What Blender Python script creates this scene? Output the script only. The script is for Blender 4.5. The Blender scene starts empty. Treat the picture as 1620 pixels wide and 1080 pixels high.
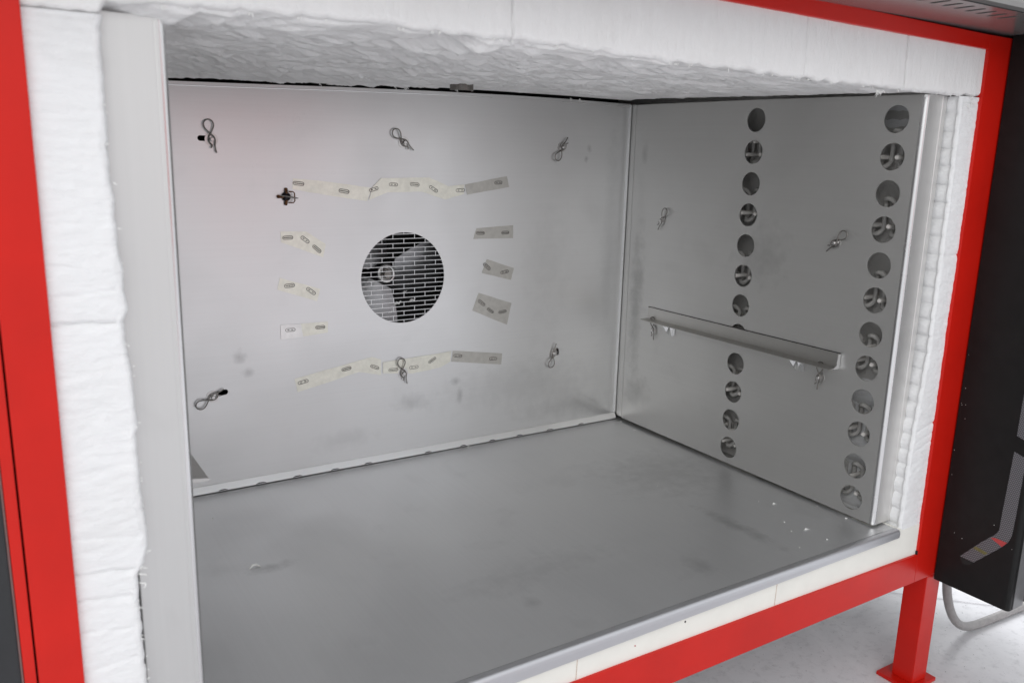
import bpy, math, random
import numpy as np
from mathutils import Vector, geometry
random.seed(4)
SC = bpy.context.scene
COL = SC.collection
R = math.radians

# ------------------------------------------------------------------ camera
cd = bpy.data.cameras.new('camera')
cam = bpy.data.objects.new('camera', cd); COL.objects.link(cam)
cam.location = (-1.74957, -2.07608, 0.85199)
cam.rotation_mode = 'XYZ'
cam.rotation_euler = (1.3510019, -0.0253221, -0.5658647)
cd.sensor_width = 36.0; cd.lens = 29.633
cd.clip_start = 0.02; cd.clip_end = 200
cd.dof.use_dof = True; cd.dof.focus_distance = 2.15; cd.dof.aperture_fstop = 5.6
SC.camera = cam

# ------------------------------------------------------------------ light of the hall
w = bpy.data.worlds.new('World'); SC.world = w; w.use_nodes = True
nt = w.node_tree; nt.nodes.clear()
wo = nt.nodes.new('ShaderNodeOutputWorld'); bg = nt.nodes.new('ShaderNodeBackground')
tc = nt.nodes.new('ShaderNodeTexCoord'); sx = nt.nodes.new('ShaderNodeSeparateXYZ')
ramp = nt.nodes.new('ShaderNodeValToRGB')
mr = nt.nodes.new('ShaderNodeMapRange'); mr.inputs[1].default_value = -1; mr.inputs[2].default_value = 1
nt.links.new(tc.outputs['Generated'], sx.inputs[0]); nt.links.new(sx.outputs['Z'], mr.inputs[0])
nt.links.new(mr.outputs[0], ramp.inputs[0]); nt.links.new(ramp.outputs[0], bg.inputs[0]); nt.links.new(bg.outputs[0], wo.inputs[0])
e = ramp.color_ramp.elements
e[0].position = 0.0; e[0].color = (.74, .74, .745, 1)
e[1].position = 1.0; e[1].color = (1.0, 1.02, 1.05, 1)
m_ = ramp.color_ramp.elements.new(0.48); m_.color = (.84, .845, .86, 1)
m_ = ramp.color_ramp.elements.new(0.60); m_.color = (.95, .965, 1.0, 1)
bg.inputs[1].default_value = 0.96

def area(name, loc, target, sx_, sy_, power, col):
    l = bpy.data.lights.new(name, 'AREA'); l.shape = 'RECTANGLE'; l.size = sx_; l.size_y = sy_
    l.energy = power; l.color = col
    o = bpy.data.objects.new(name, l); COL.objects.link(o); o.location = loc
    o.rotation_euler = (Vector(target) - Vector(loc)).to_track_quat('-Z', 'Y').to_euler()
    return o
area('window_light', (-4.2, -5.0, 3.4), (-0.7, -0.3, 0.4), 5.0, 3.2, 105, (1.0, .99, .97))
area('skylight', (2.4, 0.9, 2.8), (0.7, -0.8, -0.45), 2.5, 2.5, 120, (.97, .98, 1.0))
SC.view_settings.view_transform = 'Standard'; SC.view_settings.look = 'None'
SC.view_settings.exposure = 0.10; SC.view_settings.gamma = 1.0
SC.view_settings.use_curve_mapping = False
SC.render.engine = 'CYCLES'
SC.cycles.max_bounces = 8; SC.cycles.diffuse_bounces = 4; SC.cycles.glossy_bounces = 5
SC.cycles.sample_clamp_indirect = 6; SC.cycles.caustics_reflective = True
SC.cycles.use_denoising = True
SC.render.film_transparent = False

# ------------------------------------------------------------------ materials
def newmat(name):
    m = bpy.data.materials.new(name); m.use_nodes = True
    n = m.node_tree; b = n.nodes['Principled BSDF']
    return m, n, b
def N(n, t, **k):
    q = n.nodes.new(t)
    for a, v in k.items(): setattr(q, a, v)
    return q
def noise(n, vec, scale, detail=4, rough=.5, dist=0.0):
    q = N(n, 'ShaderNodeTexNoise'); q.inputs['Scale'].default_value = scale
    q.inputs['Detail'].default_value = detail; q.inputs['Roughness'].default_value = rough
    q.inputs['Distortion'].default_value = dist
    n.links.new(vec, q.inputs['Vector']); return q.outputs['Fac']
def mapping(n, scale=(1,1,1), rot=(0,0,0)):
    t = N(n, 'ShaderNodeTexCoord'); m = N(n, 'ShaderNodeMapping')
    m.inputs['Scale'].default_value = scale; m.inputs['Rotation'].default_value = rot
    n.links.new(t.outputs['Object'], m.inputs['Vector']); return m.outputs[0]
def rng(n, src, a, b, c, d):
    q = N(n, 'ShaderNodeMapRange'); q.inputs[1].default_value = a; q.inputs[2].default_value = b
    q.inputs[3].default_value = c; q.inputs[4].default_value = d
    n.links.new(src, q.inputs[0]); return q.outputs[0]
def mth(n, op, a, b=None):
    q = N(n, 'ShaderNodeMath', operation=op)
    for i, v in enumerate((a, b)):
        if v is None: continue
        if isinstance(v, (int, float)): q.inputs[i].default_value = v
        else: n.links.new(v, q.inputs[i])
    return q.outputs[0]
def mix(n, f, a, b):
    q = N(n, 'ShaderNodeMix', data_type='RGBA')
    if isinstance(f, (int, float)): q.inputs[0].default_value = f
    else: n.links.new(f, q.inputs[0])
    for i, v in ((6, a), (7, b)):
        if isinstance(v, tuple): q.inputs[i].default_value = (*v, 1)
        else: n.links.new(v, q.inputs[i])
    return q.outputs[2]
def bump(n, b, h, strength, dist):
    q = N(n, 'ShaderNodeBump'); q.inputs['Strength'].default_value = strength; q.inputs['Distance'].default_value = dist
    n.links.new(h, q.inputs['Height']); n.links.new(q.outputs[0], b.inputs['Normal'])

def steel(name, base=(.60,.60,.60), rough=.34, grain=(3,3,160), smudge=.25, spots=(), wave=.5, metal=1.0, mottle=.018):
    """mill-finish stainless sheet: faint rolling grain, soft handling smudges, slight oil-canning;
    spots = (centre, scale, strength) stains with a place and shape of their own"""
    m, n, b = newmat(name)
    obj = mapping(n)
    big = noise(n, obj, 1.9, 3, .5, .5)
    mid = noise(n, obj, 7, 4, .55, .4)
    fine = noise(n, mapping(n, grain), 1.0, 2, .5)
    f = mth(n, 'MULTIPLY', rng(n, big, .48, .78, 0, 1), smudge)
    f2 = mth(n, 'MULTIPLY', rng(n, mid, .58, .80, 0, 1), smudge*.7)
    tot = mth(n, 'MAXIMUM', f, f2)
    for c, s, st in spots:
        v = N(n, 'ShaderNodeMapping', vector_type='TEXTURE')
        v.inputs['Location'].default_value = c; v.inputs['Scale'].default_value = s
        t = N(n, 'ShaderNodeTexCoord'); n.links.new(t.outputs['Object'], v.inputs['Vector'])
        L = N(n, 'ShaderNodeVectorMath', operation='LENGTH'); n.links.new(v.outputs[0], L.inputs[0])
        d = mth(n, 'ADD', L.outputs['Value'], rng(n, noise(n, obj, 28, 3, .6), .3, .7, -.40, .40))
        tot = mth(n, 'MAXIMUM', tot, rng(n, d, .1, 1.15, st, 0))
    dark = tuple(x*.45 for x in base)
    sc1 = noise(n, mapping(n, (9, 9, 9), (.3, .5, .9)), 1.0, 1, .4, 3.5)
    line = mth(n, 'MULTIPLY', rng(n, mth(n, 'ABSOLUTE', mth(n, 'SUBTRACT', sc1, .5)), 0, .0035, .16, 0), rng(n, noise(n, obj, 3.3, 2), .56, .66, 0, 1))
    tot = mth(n, 'MAXIMUM', tot, line)
    c1 = mix(n, tot, base, dark)
    var = rng(n, fine, .3, .7, 1-mottle*.6, 1+mottle*.6)
    q = N(n, 'ShaderNodeMix', data_type='RGBA', blend_type='MULTIPLY'); q.inputs[0].default_value = 1
    n.links.new(c1, q.inputs[6]); n.links.new(var, q.inputs[7]); n.links.new(q.outputs[2], b.inputs['Base Color'])
    b.inputs['Metallic'].default_value = metal
    r = mth(n, 'ADD', rng(n, big, .35, .7, rough-.03, rough+.05), rng(n, mid, .3, .7, -.02, .02))
    n.links.new(r, b.inputs['Roughness'])
    bump(n, b, mth(n, 'MULTIPLY', noise(n, obj, 1.7, 1, .4), wave*3.0), 1.0, .003)
    return m

def plain(name, col, rough=.5, metal=0.0, var=.06, scale=25, coat=0.0, bmp=0.0, spec=.5):
    m, n, b = newmat(name)
    obj = mapping(n); f = noise(n, obj, scale, 4, .6)
    lo = tuple(x*(1-var) for x in col); hi = tuple(min(1, x*(1+var)) for x in col)
    n.links.new(mix(n, rng(n, f, .3, .7, 0, 1), lo, hi), b.inputs['Base Color'])
    n.links.new(rng(n, noise(n, obj, scale*.4, 3), .3, .7, rough*.88, min(1, rough*1.12)), b.inputs['Roughness'])
    b.inputs['Metallic'].default_value = metal; b.inputs['Coat Weight'].default_value = coat
    b.inputs['Specular IOR Level'].default_value = spec
    if bmp: bump(n, b, f, 1.0, bmp)
    return m

def fibre(name, col=(.86,.86,.855), stretch=(1,1,1), stain=.05):
    m, n, b = newmat(name)
    obj = mapping(n); st = mapping(n, stretch)
    a = noise(n, st, 60, 6, .7, .4); c = noise(n, obj, 7, 5, .6, .5); d = noise(n, st, 300, 4, .7)
    dirty = tuple(x*k for x, k in zip(col, (.86, .85, .84)))
    n.links.new(mix(n, mth(n, 'MULTIPLY', rng(n, c, .50, .78, 0, 1), stain*6), col, dirty), b.inputs['Base Color'])
    b.inputs['Roughness'].default_value = .95; b.inputs['Specular IOR Level'].default_value = .15
    b.inputs['Subsurface Weight'].default_value = 0
    h = mth(n, 'ADD', mth(n, 'MULTIPLY', a, 1.0), mth(n, 'MULTIPLY', d, .3))
    bump(n, b, h, .9, .0032)
    return m

M = {}
M['rear'] = steel('stainless_rear_sheet', (.725,.727,.727), .345, (2,2,160), .13, metal=.92, spots=[
    ((-.40,0,.16),(.30,.3,.08),.16), ((-.745,0,.155),(.05,.1,.03),.35), ((-.95,0,.08),(.10,.1,.03),.18),
    ((-.605,0,.20),(.018,.05,.014),.55), ((-.59,0,.155),(.012,.05,.03),.5), ((-1.22,0,.34),(.02,.1,.02),.5),
    ((-1.20,0,.30),(.022,.1,.014),.45), ((-.155,0,.87),(.010,.1,.014),.6), ((-.165,0,.84),(.009,.1,.012),.6),
    ((-.06,0,.62),(.03,.1,.35),.14), ((-.30,0,.55),(.09,.1,.3),.12), ((-.2,0,.07),(.25,.1,.04),.22)])
M['side'] = steel('stainless_side_sheet', (.575,.57,.555), .46, (2,2,160), .15, metal=.84, spots=[
    ((0,-.075,.40),(.1,.032,.24),.50), ((0,-.56,.60),(.1,.09,.09),.32), ((0,-.075,.86),(.1,.014,.03),.4), ((0,-.10,.12),(.1,.06,.06),.35)])
M['floorm'] = steel('stainless_floor_sheet', (.70,.705,.712), .40, (160,2,2), .24, metal=.86, spots=[
    ((-.28,-.80,0),(.025,.13,.1),.45), ((-1.29,-.46,0),(.055,.02,.1),.45), ((-.5,-.9,0),(.03,.05,.1),.3),
    ((-.2,-.45,0),(.20,.16,.1),.28), ((-.82,-.75,0),(.2,.06,.1),.2), ((-.9,-.85,0),(.02,.03,.1),.3)], wave=.35)
M['nosing'] = steel('stainless_nosing', (.62,.625,.645), .46, (2,160,160), .08, wave=.1)
M['flange'] = steel('stainless_flange', (.80,.79,.775), .42, (140,2,2), .14, wave=.15)
M['flange2'] = steel('stainless_left_flange', (.655,.655,.645), .48, (140,2,2), .16, wave=.15)
M['bright'] = steel('stainless_bright_edge', (.72,.72,.72), .25, (2,2,60), .1, wave=.1)
M['wire'] = plain('clip_wire_steel', (.24,.225,.21), .36, 1.0, .15, 90)
M['washer'] = plain('washer_steel', (.62,.61,.60), .30, 1.0, .08, 60)
M['rust'] = plain('rusted_steel', (.16,.07,.03), .7, .4, .6, 180)
M['darksteel'] = plain('scorched_steel', (.045,.04,.045), .28, .9, .3, 120)
M['black'] = plain('unlit_recess', (.012,.012,.012), .9, 0, .2, 30)
M['heat'] = plain('heating_element_wire', (.50,.49,.47), .7, .1, .15, 90)
M['peg'] = plain('ceramic_peg', (.62,.60,.57), .85, 0, .08, 60, spec=.1)
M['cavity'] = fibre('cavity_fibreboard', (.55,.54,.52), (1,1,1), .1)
M['duct'] = plain('duct_lining_painted_shade', (.035,.034,.034), .9, 0, .2, 30)  # near-black base colour paints in the shade behind the fan grille
M['fibre_v'] = fibre('ceramic_fibre_vertical_grain', (.84,.835,.83), (1.0,2.6,.35), .07)
M['fibre_h'] = fibre('ceramic_fibre_horizontal_grain', (.85,.855,.86), (.6,1,1.8), .08)
M['board'] = plain('calcium_silicate_board', (.82,.815,.76), .85, 0, .03, 14, bmp=.0004)
M['glue'] = plain('brown_glue_line', (.62,.50,.42), .8, 0, .2, 90)
M['red'] = plain('red_powder_coat', (.57,.0105,.0045), .34, 0, .07, 6, spec=.30, bmp=.00008)
M['charcoal'] = plain('charcoal_powder_coat', (.018,.019,.021), .42, 0, .15, 30)
M['cab'] = plain('black_powder_coat', (.008,.008,.008), .5, 0, .2, 30, spec=.25)
M['cabfront'] = plain('dark_grey_cabinet_front', (.17,.17,.175), .42, 0, .1, 30)
M['canopy'] = plain('grey_canopy_sheet', (.24,.235,.23), .22, .30, .04, 8)
M['cable'] = plain('grey_conduit', (.36,.345,.34), .45, .1, .12, 70)
M['crumb'] = plain('white_fibre_crumb', (.82,.82,.80), .95, 0, .08, 200)
M['casing'] = plain('sheet_steel_casing', (.20,.20,.20), .6, .3, .1, 10)
M['fan'] = plain('cast_fan_steel', (.33,.33,.34), .42, .9, .22, 22)
M['pale_rose'] = plain('worn_edge_trim', (.25,.15,.14), .5, .2, .1, 40)
def tape_mat(name, col, metal, rough, alpha):
    m = plain(name, col, rough, metal, .08, 60, spec=.35); m.node_tree.nodes['Principled BSDF'].inputs['Alpha'].default_value = alpha; return m
M['tape_y'] = tape_mat('yellowed_tape', (.775,.765,.685), .88, .37, 1.0)
M['tape_g'] = tape_mat('grey_tape', (.52,.508,.475), .72, .38, 1.0)
M['tape_w'] = tape_mat('white_tape', (.87,.86,.85), .78, .40, 1.0)

def floor_mat():
    m, n, b = newmat('hall_floor_coating')
    obj = mapping(n)
    a = noise(n, obj, 5, 6, .65, .8); c = noise(n, obj, 40, 5, .7); s = noise(n, obj, 160, 2, .5)
    c1 = mix(n, rng(n, a, .35, .72, 0, 1), (.80,.80,.82), (.68,.68,.70))
    c2 = mix(n, mth(n, 'MULTIPLY', rng(n, c, .52, .75, 0, 1), .55), c1, (.42,.42,.44))
    c3 = mix(n, rng(n, s, .745, .76, 0, 1), c2, (.08,.08,.08))
    n.links.new(c3, b.inputs['Base Color']); n.links.new(rng(n, a, .3, .7, .26, .45), b.inputs['Roughness'])
    bump(n, b, c, .3, .001)
    return m
M['hall'] = floor_mat()
def mesh_mat():
    m, n, b = newmat('grey_woven_mesh')
    v = mapping(n, (1,1,1), (R(38),0,0))
    w1 = N(n, 'ShaderNodeTexWave'); w1.inputs['Scale'].default_value = 75; w1.bands_direction = 'Y'; n.links.new(v, w1.inputs[0])
    w2 = N(n, 'ShaderNodeTexWave'); w2.inputs['Scale'].default_value = 75; w2.bands_direction = 'Z'; n.links.new(v, w2.inputs[0])
    f = mth(n, 'MULTIPLY', w1.outputs['Fac'], w2.outputs['Fac'])
    n.links.new(mix(n, f, (.05,.05,.055), (.26,.26,.28)), b.inputs['Base Color']); b.inputs['Roughness'].default_value = .5
    return m
M['mesh'] = mesh_mat()
M['redpatch'] = plain('red_reflector', (.42,.05,.05), .5, 0, .15, 200)
M['yellowpatch'] = plain('olive_dots', (.13,.12,.04), .6, 0, .2, 200)

# ------------------------------------------------------------------ helpers
def tag(o, label=None, cat=None, group=None, kind=None):
    if label: o['label'] = label
    if cat: o['category'] = cat
    if group: o['group'] = group
    if kind: o['kind'] = kind
    return o
def empty(name, loc, label, cat, group=None):
    o = bpy.data.objects.new(name, None); COL.objects.link(o); o.location = loc
    o.empty_display_size = .05
    return tag(o, label, cat, group)
class MB:
    def __init__(s): s.v = []; s.f = []
    def add(s, v, f):
        k = len(s.v); s.v += [tuple(map(float, p)) for p in v]; s.f += [tuple(i+k for i in q) for q in f]; return s
    def box(s, a, b):
        x0,y0,z0 = (min(a[i], b[i]) for i in range(3)); x1,y1,z1 = (max(a[i], b[i]) for i in range(3))
        return s.add([(x0,y0,z0),(x1,y0,z0),(x1,y1,z0),(x0,y1,z0),(x0,y0,z1),(x1,y0,z1),(x1,y1,z1),(x0,y1,z1)],
              [(0,3,2,1),(4,5,6,7),(0,1,5,4),(1,2,6,5),(2,3,7,6),(3,0,4,7)])
    def tube(s, pts, r, n=8, close=False, cap=True):
        P = [Vector(p) for p in pts]; L = len(P)
        rr = r if isinstance(r, (list, tuple)) else [r]*L
        up = None; V = []
        for i, p in enumerate(P):
            if close: t = P[(i+1) % L] - P[i-1]
            else: t = P[min(i+1, L-1)] - P[max(i-1, 0)]
            t.normalize()
            if up is None:
                up = t.orthogonal().normalized()
            up = (up - t*up.dot(t))
            if up.length < 1e-6: up = t.orthogonal()
            up.normalize(); sd = t.cross(up)
            for k in range(n):
                a = 2*math.pi*k/n; V.append(p + up*math.cos(a)*rr[i] + sd*math.sin(a)*rr[i])
        F = []
        for i in range(L if close else L-1):
            j = (i+1) % L
            for k in range(n): F.append((i*n+k, i*n+(k+1) % n, j*n+(k+1) % n, j*n+k))
        if cap and not close:
            F.append(tuple(range(n))[::-1]); F.append(tuple((L-1)*n+k for k in range(n)))
        return s.add(V, F)
    def prism(s, poly, o, u, v, d):
        """polygon in (u, v) axes from origin o, extruded by vector d"""
        o, u, v, d = Vector(o), Vector(u), Vector(v), Vector(d); n = len(poly)
        A = [o + u*p[0] + v*p[1] for p in poly]; B = [p + d for p in A]
        return s.add(A+B, [tuple(range(n)), tuple(range(2*n-1, n-1, -1))] + [(i, (i+1) % n, (i+1) % n + n, i+n) for i in range(n)])
    def build(s, name, mat, parent=None, smooth=False, bevel=0.0, loc=None):
        me = bpy.data.meshes.new(name); me.from_pydata(s.v, [], s.f); me.update()
        import bmesh
        bm = bmesh.new(); bm.from_mesh(me); bmesh.ops.recalc_face_normals(bm, faces=bm.faces)
        if bevel:
            bmesh.ops.bevel(bm, geom=[e_ for e_ in bm.edges if e_.calc_face_angle(0) > .5], offset=bevel, segments=2, affect='EDGES', profile=.7, clamp_overlap=True)
        bm.to_mesh(me); bm.free()
        me.materials.append(mat)
        if smooth:
            for p in me.polygons: p.use_smooth = True
        o = bpy.data.objects.new(name, me); COL.objects.link(o)
        if parent is not None:
            o.parent = parent
            o.location = -Vector(parent.matrix_world.translation if False else parent.location) if loc is None else loc
        elif loc is not None: o.location = loc
        return o
def panel(outer, holes, o, u, v, d):
    """sheet with real openings: constrained triangulation of outline and holes, given the sheet's thickness d"""
    pts = []; edges = []; loops = [outer] + holes
    for lp in loops:
        k = len(pts); n = len(lp); pts += [Vector(p) for p in lp]; edges += [(k+i, k+(i+1) % n) for i in range(n)]
    V, E_, F, *_ = geometry.delaunay_2d_cdt(pts, edges, [], 0, 1e-6)
    def inside(p, poly):
        c = False; n = len(poly); j = n-1
        for i in range(n):
            if (poly[i][1] > p[1]) != (poly[j][1] > p[1]) and p[0] < (poly[j][0]-poly[i][0])*(p[1]-poly[i][1])/(poly[j][1]-poly[i][1])+poly[i][0]: c = not c
            j = i
        return c
    keep = []
    for f in F:
        cx = sum(V[i][0] for i in f)/len(f); cy = sum(V[i][1] for i in f)/len(f)
        if inside((cx,cy), outer) and not any(inside((cx,cy), h) for h in holes): keep.append(tuple(f))
    o, u, v, d = Vector(o), Vector(u), Vector(v), Vector(d); n = len(V)
    A = [o+u*p[0]+v*p[1] for p in V]; B = [p+d for p in A]
    F2 = list(keep) + [tuple(i+n for i in f[::-1]) for f in keep]
    cnt = {}
    for f in keep:
        for i in range(len(f)):
            a, b = f[i], f[(i+1) % len(f)]; cnt[(a, b)] = 1
    for (a, b) in cnt:
        if (b, a) not in cnt: F2.append((a, a+n, b+n, b))
    return MB().add(A+B, F2)
def circle(cx, cy, r, n=40): return [(cx+r*math.cos(2*math.pi*i/n), cy+r*math.sin(2*math.pi*i/n)) for i in range(n)]
def stadium(cx, cy, L, h, ang=0, n=8):
    p = []
    for i in range(n+1): a = -math.pi/2+math.pi*i/n; p.append((L/2-h/2+h/2*math.cos(a), h/2*math.sin(a)))
    for i in range(n+1): a = math.pi/2+math.pi*i/n; p.append((-L/2+h/2+h/2*math.cos(a), h/2*math.sin(a)))
    c, s = math.cos(ang), math.sin(ang)
    return [(cx+x*c-y*s, cy+x*s+y*c) for x, y in p]

# vectorised gradient noise for the torn fibre surfaces
_rs = np.random.RandomState(11); _perm = _rs.permutation(256); _perm = np.concatenate([_perm, _perm, _perm])
_g = _rs.normal(size=(256, 3)); _g /= np.linalg.norm(_g, axis=1)[:, None]
def pn(x, y, z=0.0):
    x, y, z = np.broadcast_arrays(np.asarray(x, float), np.asarray(y, float), np.asarray(z, float))
    xi, yi, zi = np.floor(x).astype(int), np.floor(y).astype(int), np.floor(z).astype(int)
    xf, yf, zf = x-xi, y-yi, z-zi; f = lambda t: t*t*t*(t*(t*6-15)+10)
    u, v, w_ = f(xf), f(yf), f(zf)
    def g(a, b, c):
        h = _perm[_perm[_perm[(xi+a) & 255] + ((yi+b) & 255)] + ((zi+c) & 255)]
        q = _g[h]; return q[..., 0]*(xf-a) + q[..., 1]*(yf-b) + q[..., 2]*(zf-c)
    l = lambda a, b, t: a+(b-a)*t
    return l(l(l(g(0,0,0), g(1,0,0), u), l(g(0,1,0), g(1,1,0), u), v), l(l(g(0,0,1), g(1,0,1), u), l(g(0,1,1), g(1,1,1), u), v), w_)
def fbm(x, y, z=0.0, o=4):
    s = 0; a = 1
    for i in range(o): s = s + a*pn(x*2**i+i*7.3, y*2**i+i*3.1, z); a *= .5
    return s
def grid_obj(name, P, mat, parent=None, smooth=True):
    """P: array rows x cols x 3"""
    r, c, _ = P.shape; me = bpy.data.meshes.new(name)
    idx = np.arange(r*c).reshape(r, c)
    q = np.stack([idx[:-1,:-1], idx[:-1,1:], idx[1:,1:], idx[1:,:-1]], -1).reshape(-1, 4)
    me.vertices.add(r*c); me.vertices.foreach_set('co', P.reshape(-1).astype(np.float32))
    me.loops.add(q.size); me.loops.foreach_set('vertex_index', q.reshape(-1).astype(np.int32))
    me.polygons.add(len(q)); me.polygons.foreach_set('loop_start', (np.arange(len(q))*4).astype(np.int32))
    me.polygons.foreach_set('loop_total', np.full(len(q), 4, np.int32))
    me.polygons.foreach_set('use_smooth', np.full(len(q), smooth))
    me.update(calc_edges=True); me.validate(); me.materials.append(mat)
    o = bpy.data.objects.new(name, me); COL.objects.link(o)
    if parent is not None: o.parent = parent; o.location = -Vector(parent.location)
    return o

W = 1.534          # chamber width; right wall x=0, left wall x=-W
D = .9716          # depth of side walls; rear wall y=0
YI = -1.003        # front of the fibre lining
YF = -1.010        # front of the red frame
HZ = -.4787          # hall floor

# ------------------------------------------------------------------ the hall floor
MB().add([(-14,-14,HZ),(14,-14,HZ),(14,14,HZ),(-14,14,HZ)], [(0,1,2,3)]).build('floor', M['hall']); tag(bpy.data.objects['floor'], kind='structure')
jd = Vector((.8022-.6055, -.8882+.6868, 0)).normalized(); jn = Vector((-jd.y, jd.x, 0))*.0012; jc = Vector((.6055,-.6868,HZ+.002))
a_, b_ = jc-jd*1.2, jc+jd*1.5
tag(MB().add([a_-jn, b_-jn, b_+jn, a_+jn], [(0,1,2,3)]).build('floor_joint', plain('floor_joint_filler', (.34,.31,.33), .7)), kind='structure')

# ------------------------------------------------------------------ furnace casing (outer steel shell round the lining)
cs = empty('furnace_casing', (-.767, -.4, -.148), 'sheet steel shell of the furnace behind the white fibre lining', 'casing')
MB().box((-1.86,-.96,-.146), (.40,.30,-.12)).build('bottom_panel', M['casing'], cs)
MB().box((-1.86,.26,-.118), (.40,.30,1.125)).build('back_panel', M['casing'], cs)
MB().box((-1.86,-.96,-.118), (-1.83,.258,1.125)).build('side_panel', M['casing'], cs)
MB().box((.37,-.96,-.118), (.40,.258,1.125)).build('side_panel', M['casing'], cs)
MB().box((-1.828,-.955,1.100), (.368,.258,1.122)).build('top_panel', M['casing'], cs)

MB().box((-1.84,-.02,HZ+.02), (-.35,.0,-.147)).build('light_blocker', M['casing'], cs)  # unseen panel added to block light reaching the floor under the furnace

# ------------------------------------------------------------------ red frame
fr = empty('furnace_stand', (-.767, YF, HZ), 'glossy red painted steel frame and leg around the open furnace mouth', 'stand')
fl = Vector(fr.location)
# top beam: outline in (x,z)
MB().prism([(-1.80,1.1228),(.1416,1.0959),(.1416,1.1259),(-1.80,1.1543)], (0,YF,0), (1,0,0), (0,0,1), (0,.065,0)).build('top_beam', M['red'], fr, bevel=.0018)
MB().prism([(-1.80,-.0750),(-.83,-.0776),(-.33,-.0821),(.1416,-.0884),(.1416,-.1628),(-1.80,-.1628)], (0,YF,0), (1,0,0), (0,0,1), (0,.055,0)).build('bottom_beam', M['red'], fr, bevel=.0018)
MB().prism([(.1420,-.1628),(.260,-.1628),(.260,1.1255),(.1420,1.1259)], (0,YF,0), (1,0,0), (0,0,1), (0,.058,0)).build('post', M['red'], fr, bevel=.0018)
MB().box((-1.7335,YF,-.1628), (-1.6848,YF+.06,1.122)).build('post', M['red'], fr, bevel=.0015)
MB().box((-1.7482,YF+.001,-.1628), (-1.7358,YF+.05,1.122)).build('edge_strip', M['red'], fr, bevel=.001)
lg = MB().box((.1984,YF,HZ+.011), (.2593,YF+.058,-.1630)).build('leg', M['red'], fr, bevel=.002)
MB().box((.1730,YF-.014,HZ+.001), (.2840,YF+.085,HZ+.0105)).build('foot_plate', M['red'], lg, bevel=.001, loc=(0,0,0))
lg2 = MB().box((-1.79,YF,HZ+.011), (-1.73,YF+.058,-.1630)).build('leg', M['red'], fr, bevel=.002)

# charcoal door edge at the far left
dr = empty('furnace_door', (-1.80, -1.0, .5), 'charcoal furnace door edge at the far left beside the red post', 'door')
MB().box((-1.86,YF+.002,-.2), (-1.7512,-.90,1.2)).build('door_panel', M['charcoal'], dr, bevel=.003)
MB().box((-1.7508,YF+.003,-.2), (-1.7492,-.97,1.2)).build('edge_trim', M['pale_rose'], dr)

# ------------------------------------------------------------------ fibre lining: roof
def ceil_z(x, y):
    fx = [-1.80,-1.610,-1.60,-1.53,-1.48,-1.33,-1.18,-.97,-.78,-.56,-.32,-.11,.09,.3]
    fz = [.986,.986,1.0023,1.0054,1.0071,1.0099,1.0088,1.0078,1.0014,1.0002,.9964,.9945,.996,.996]
    rx = [-1.80,-1.34,-1.16,-.94,-.70,-.44,-.25,-.017,.3]
    rz = [.995,.998,1.0042,1.0094,1.0152,1.0172,1.0179,1.0157,1.015]
    t = np.clip((y-YI)/(-.01-YI), 0, 1); return np.interp(x, fx, fz)*(1-t)+np.interp(x, rx, rz)*t
nx = 760; X = np.linspace(-1.70, .160, nx)
zt = np.linspace(1.124, 1.026, 40); nr = 8
yb = np.concatenate([np.linspace(YI+.010, -.012, 300), [-.006, 0.0, .004, .006, .008, .05]])
rows = []
edge = .0024*fbm(X*30, 3.1, 0, 3) + .0130*np.abs(pn(X*19, 9.7)) - .0026
for z in zt:
    s = pn(X*90, z*5, 2)*.0006 + fbm(X*9, z*7, 5, 4)*.0022
    rows.append(np.stack([X, YI+s, np.full(nx, z)], -1))
zc = ceil_z(X, YI) - edge
for k in range(nr):
    a = (k+.5)/nr*math.pi/2
    y = YI + .010*(1-math.cos(a)) + fbm(X*9, 1.01*7, 5, 4)*.0022*(1-k/nr) + pn(X*45, k*.2)*.0008
    z = (zc+.010) - .010*math.sin(a) + pn(X*50, k*.2, 4)*.0009
    rows.append(np.stack([X, y, z], -1))
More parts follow.
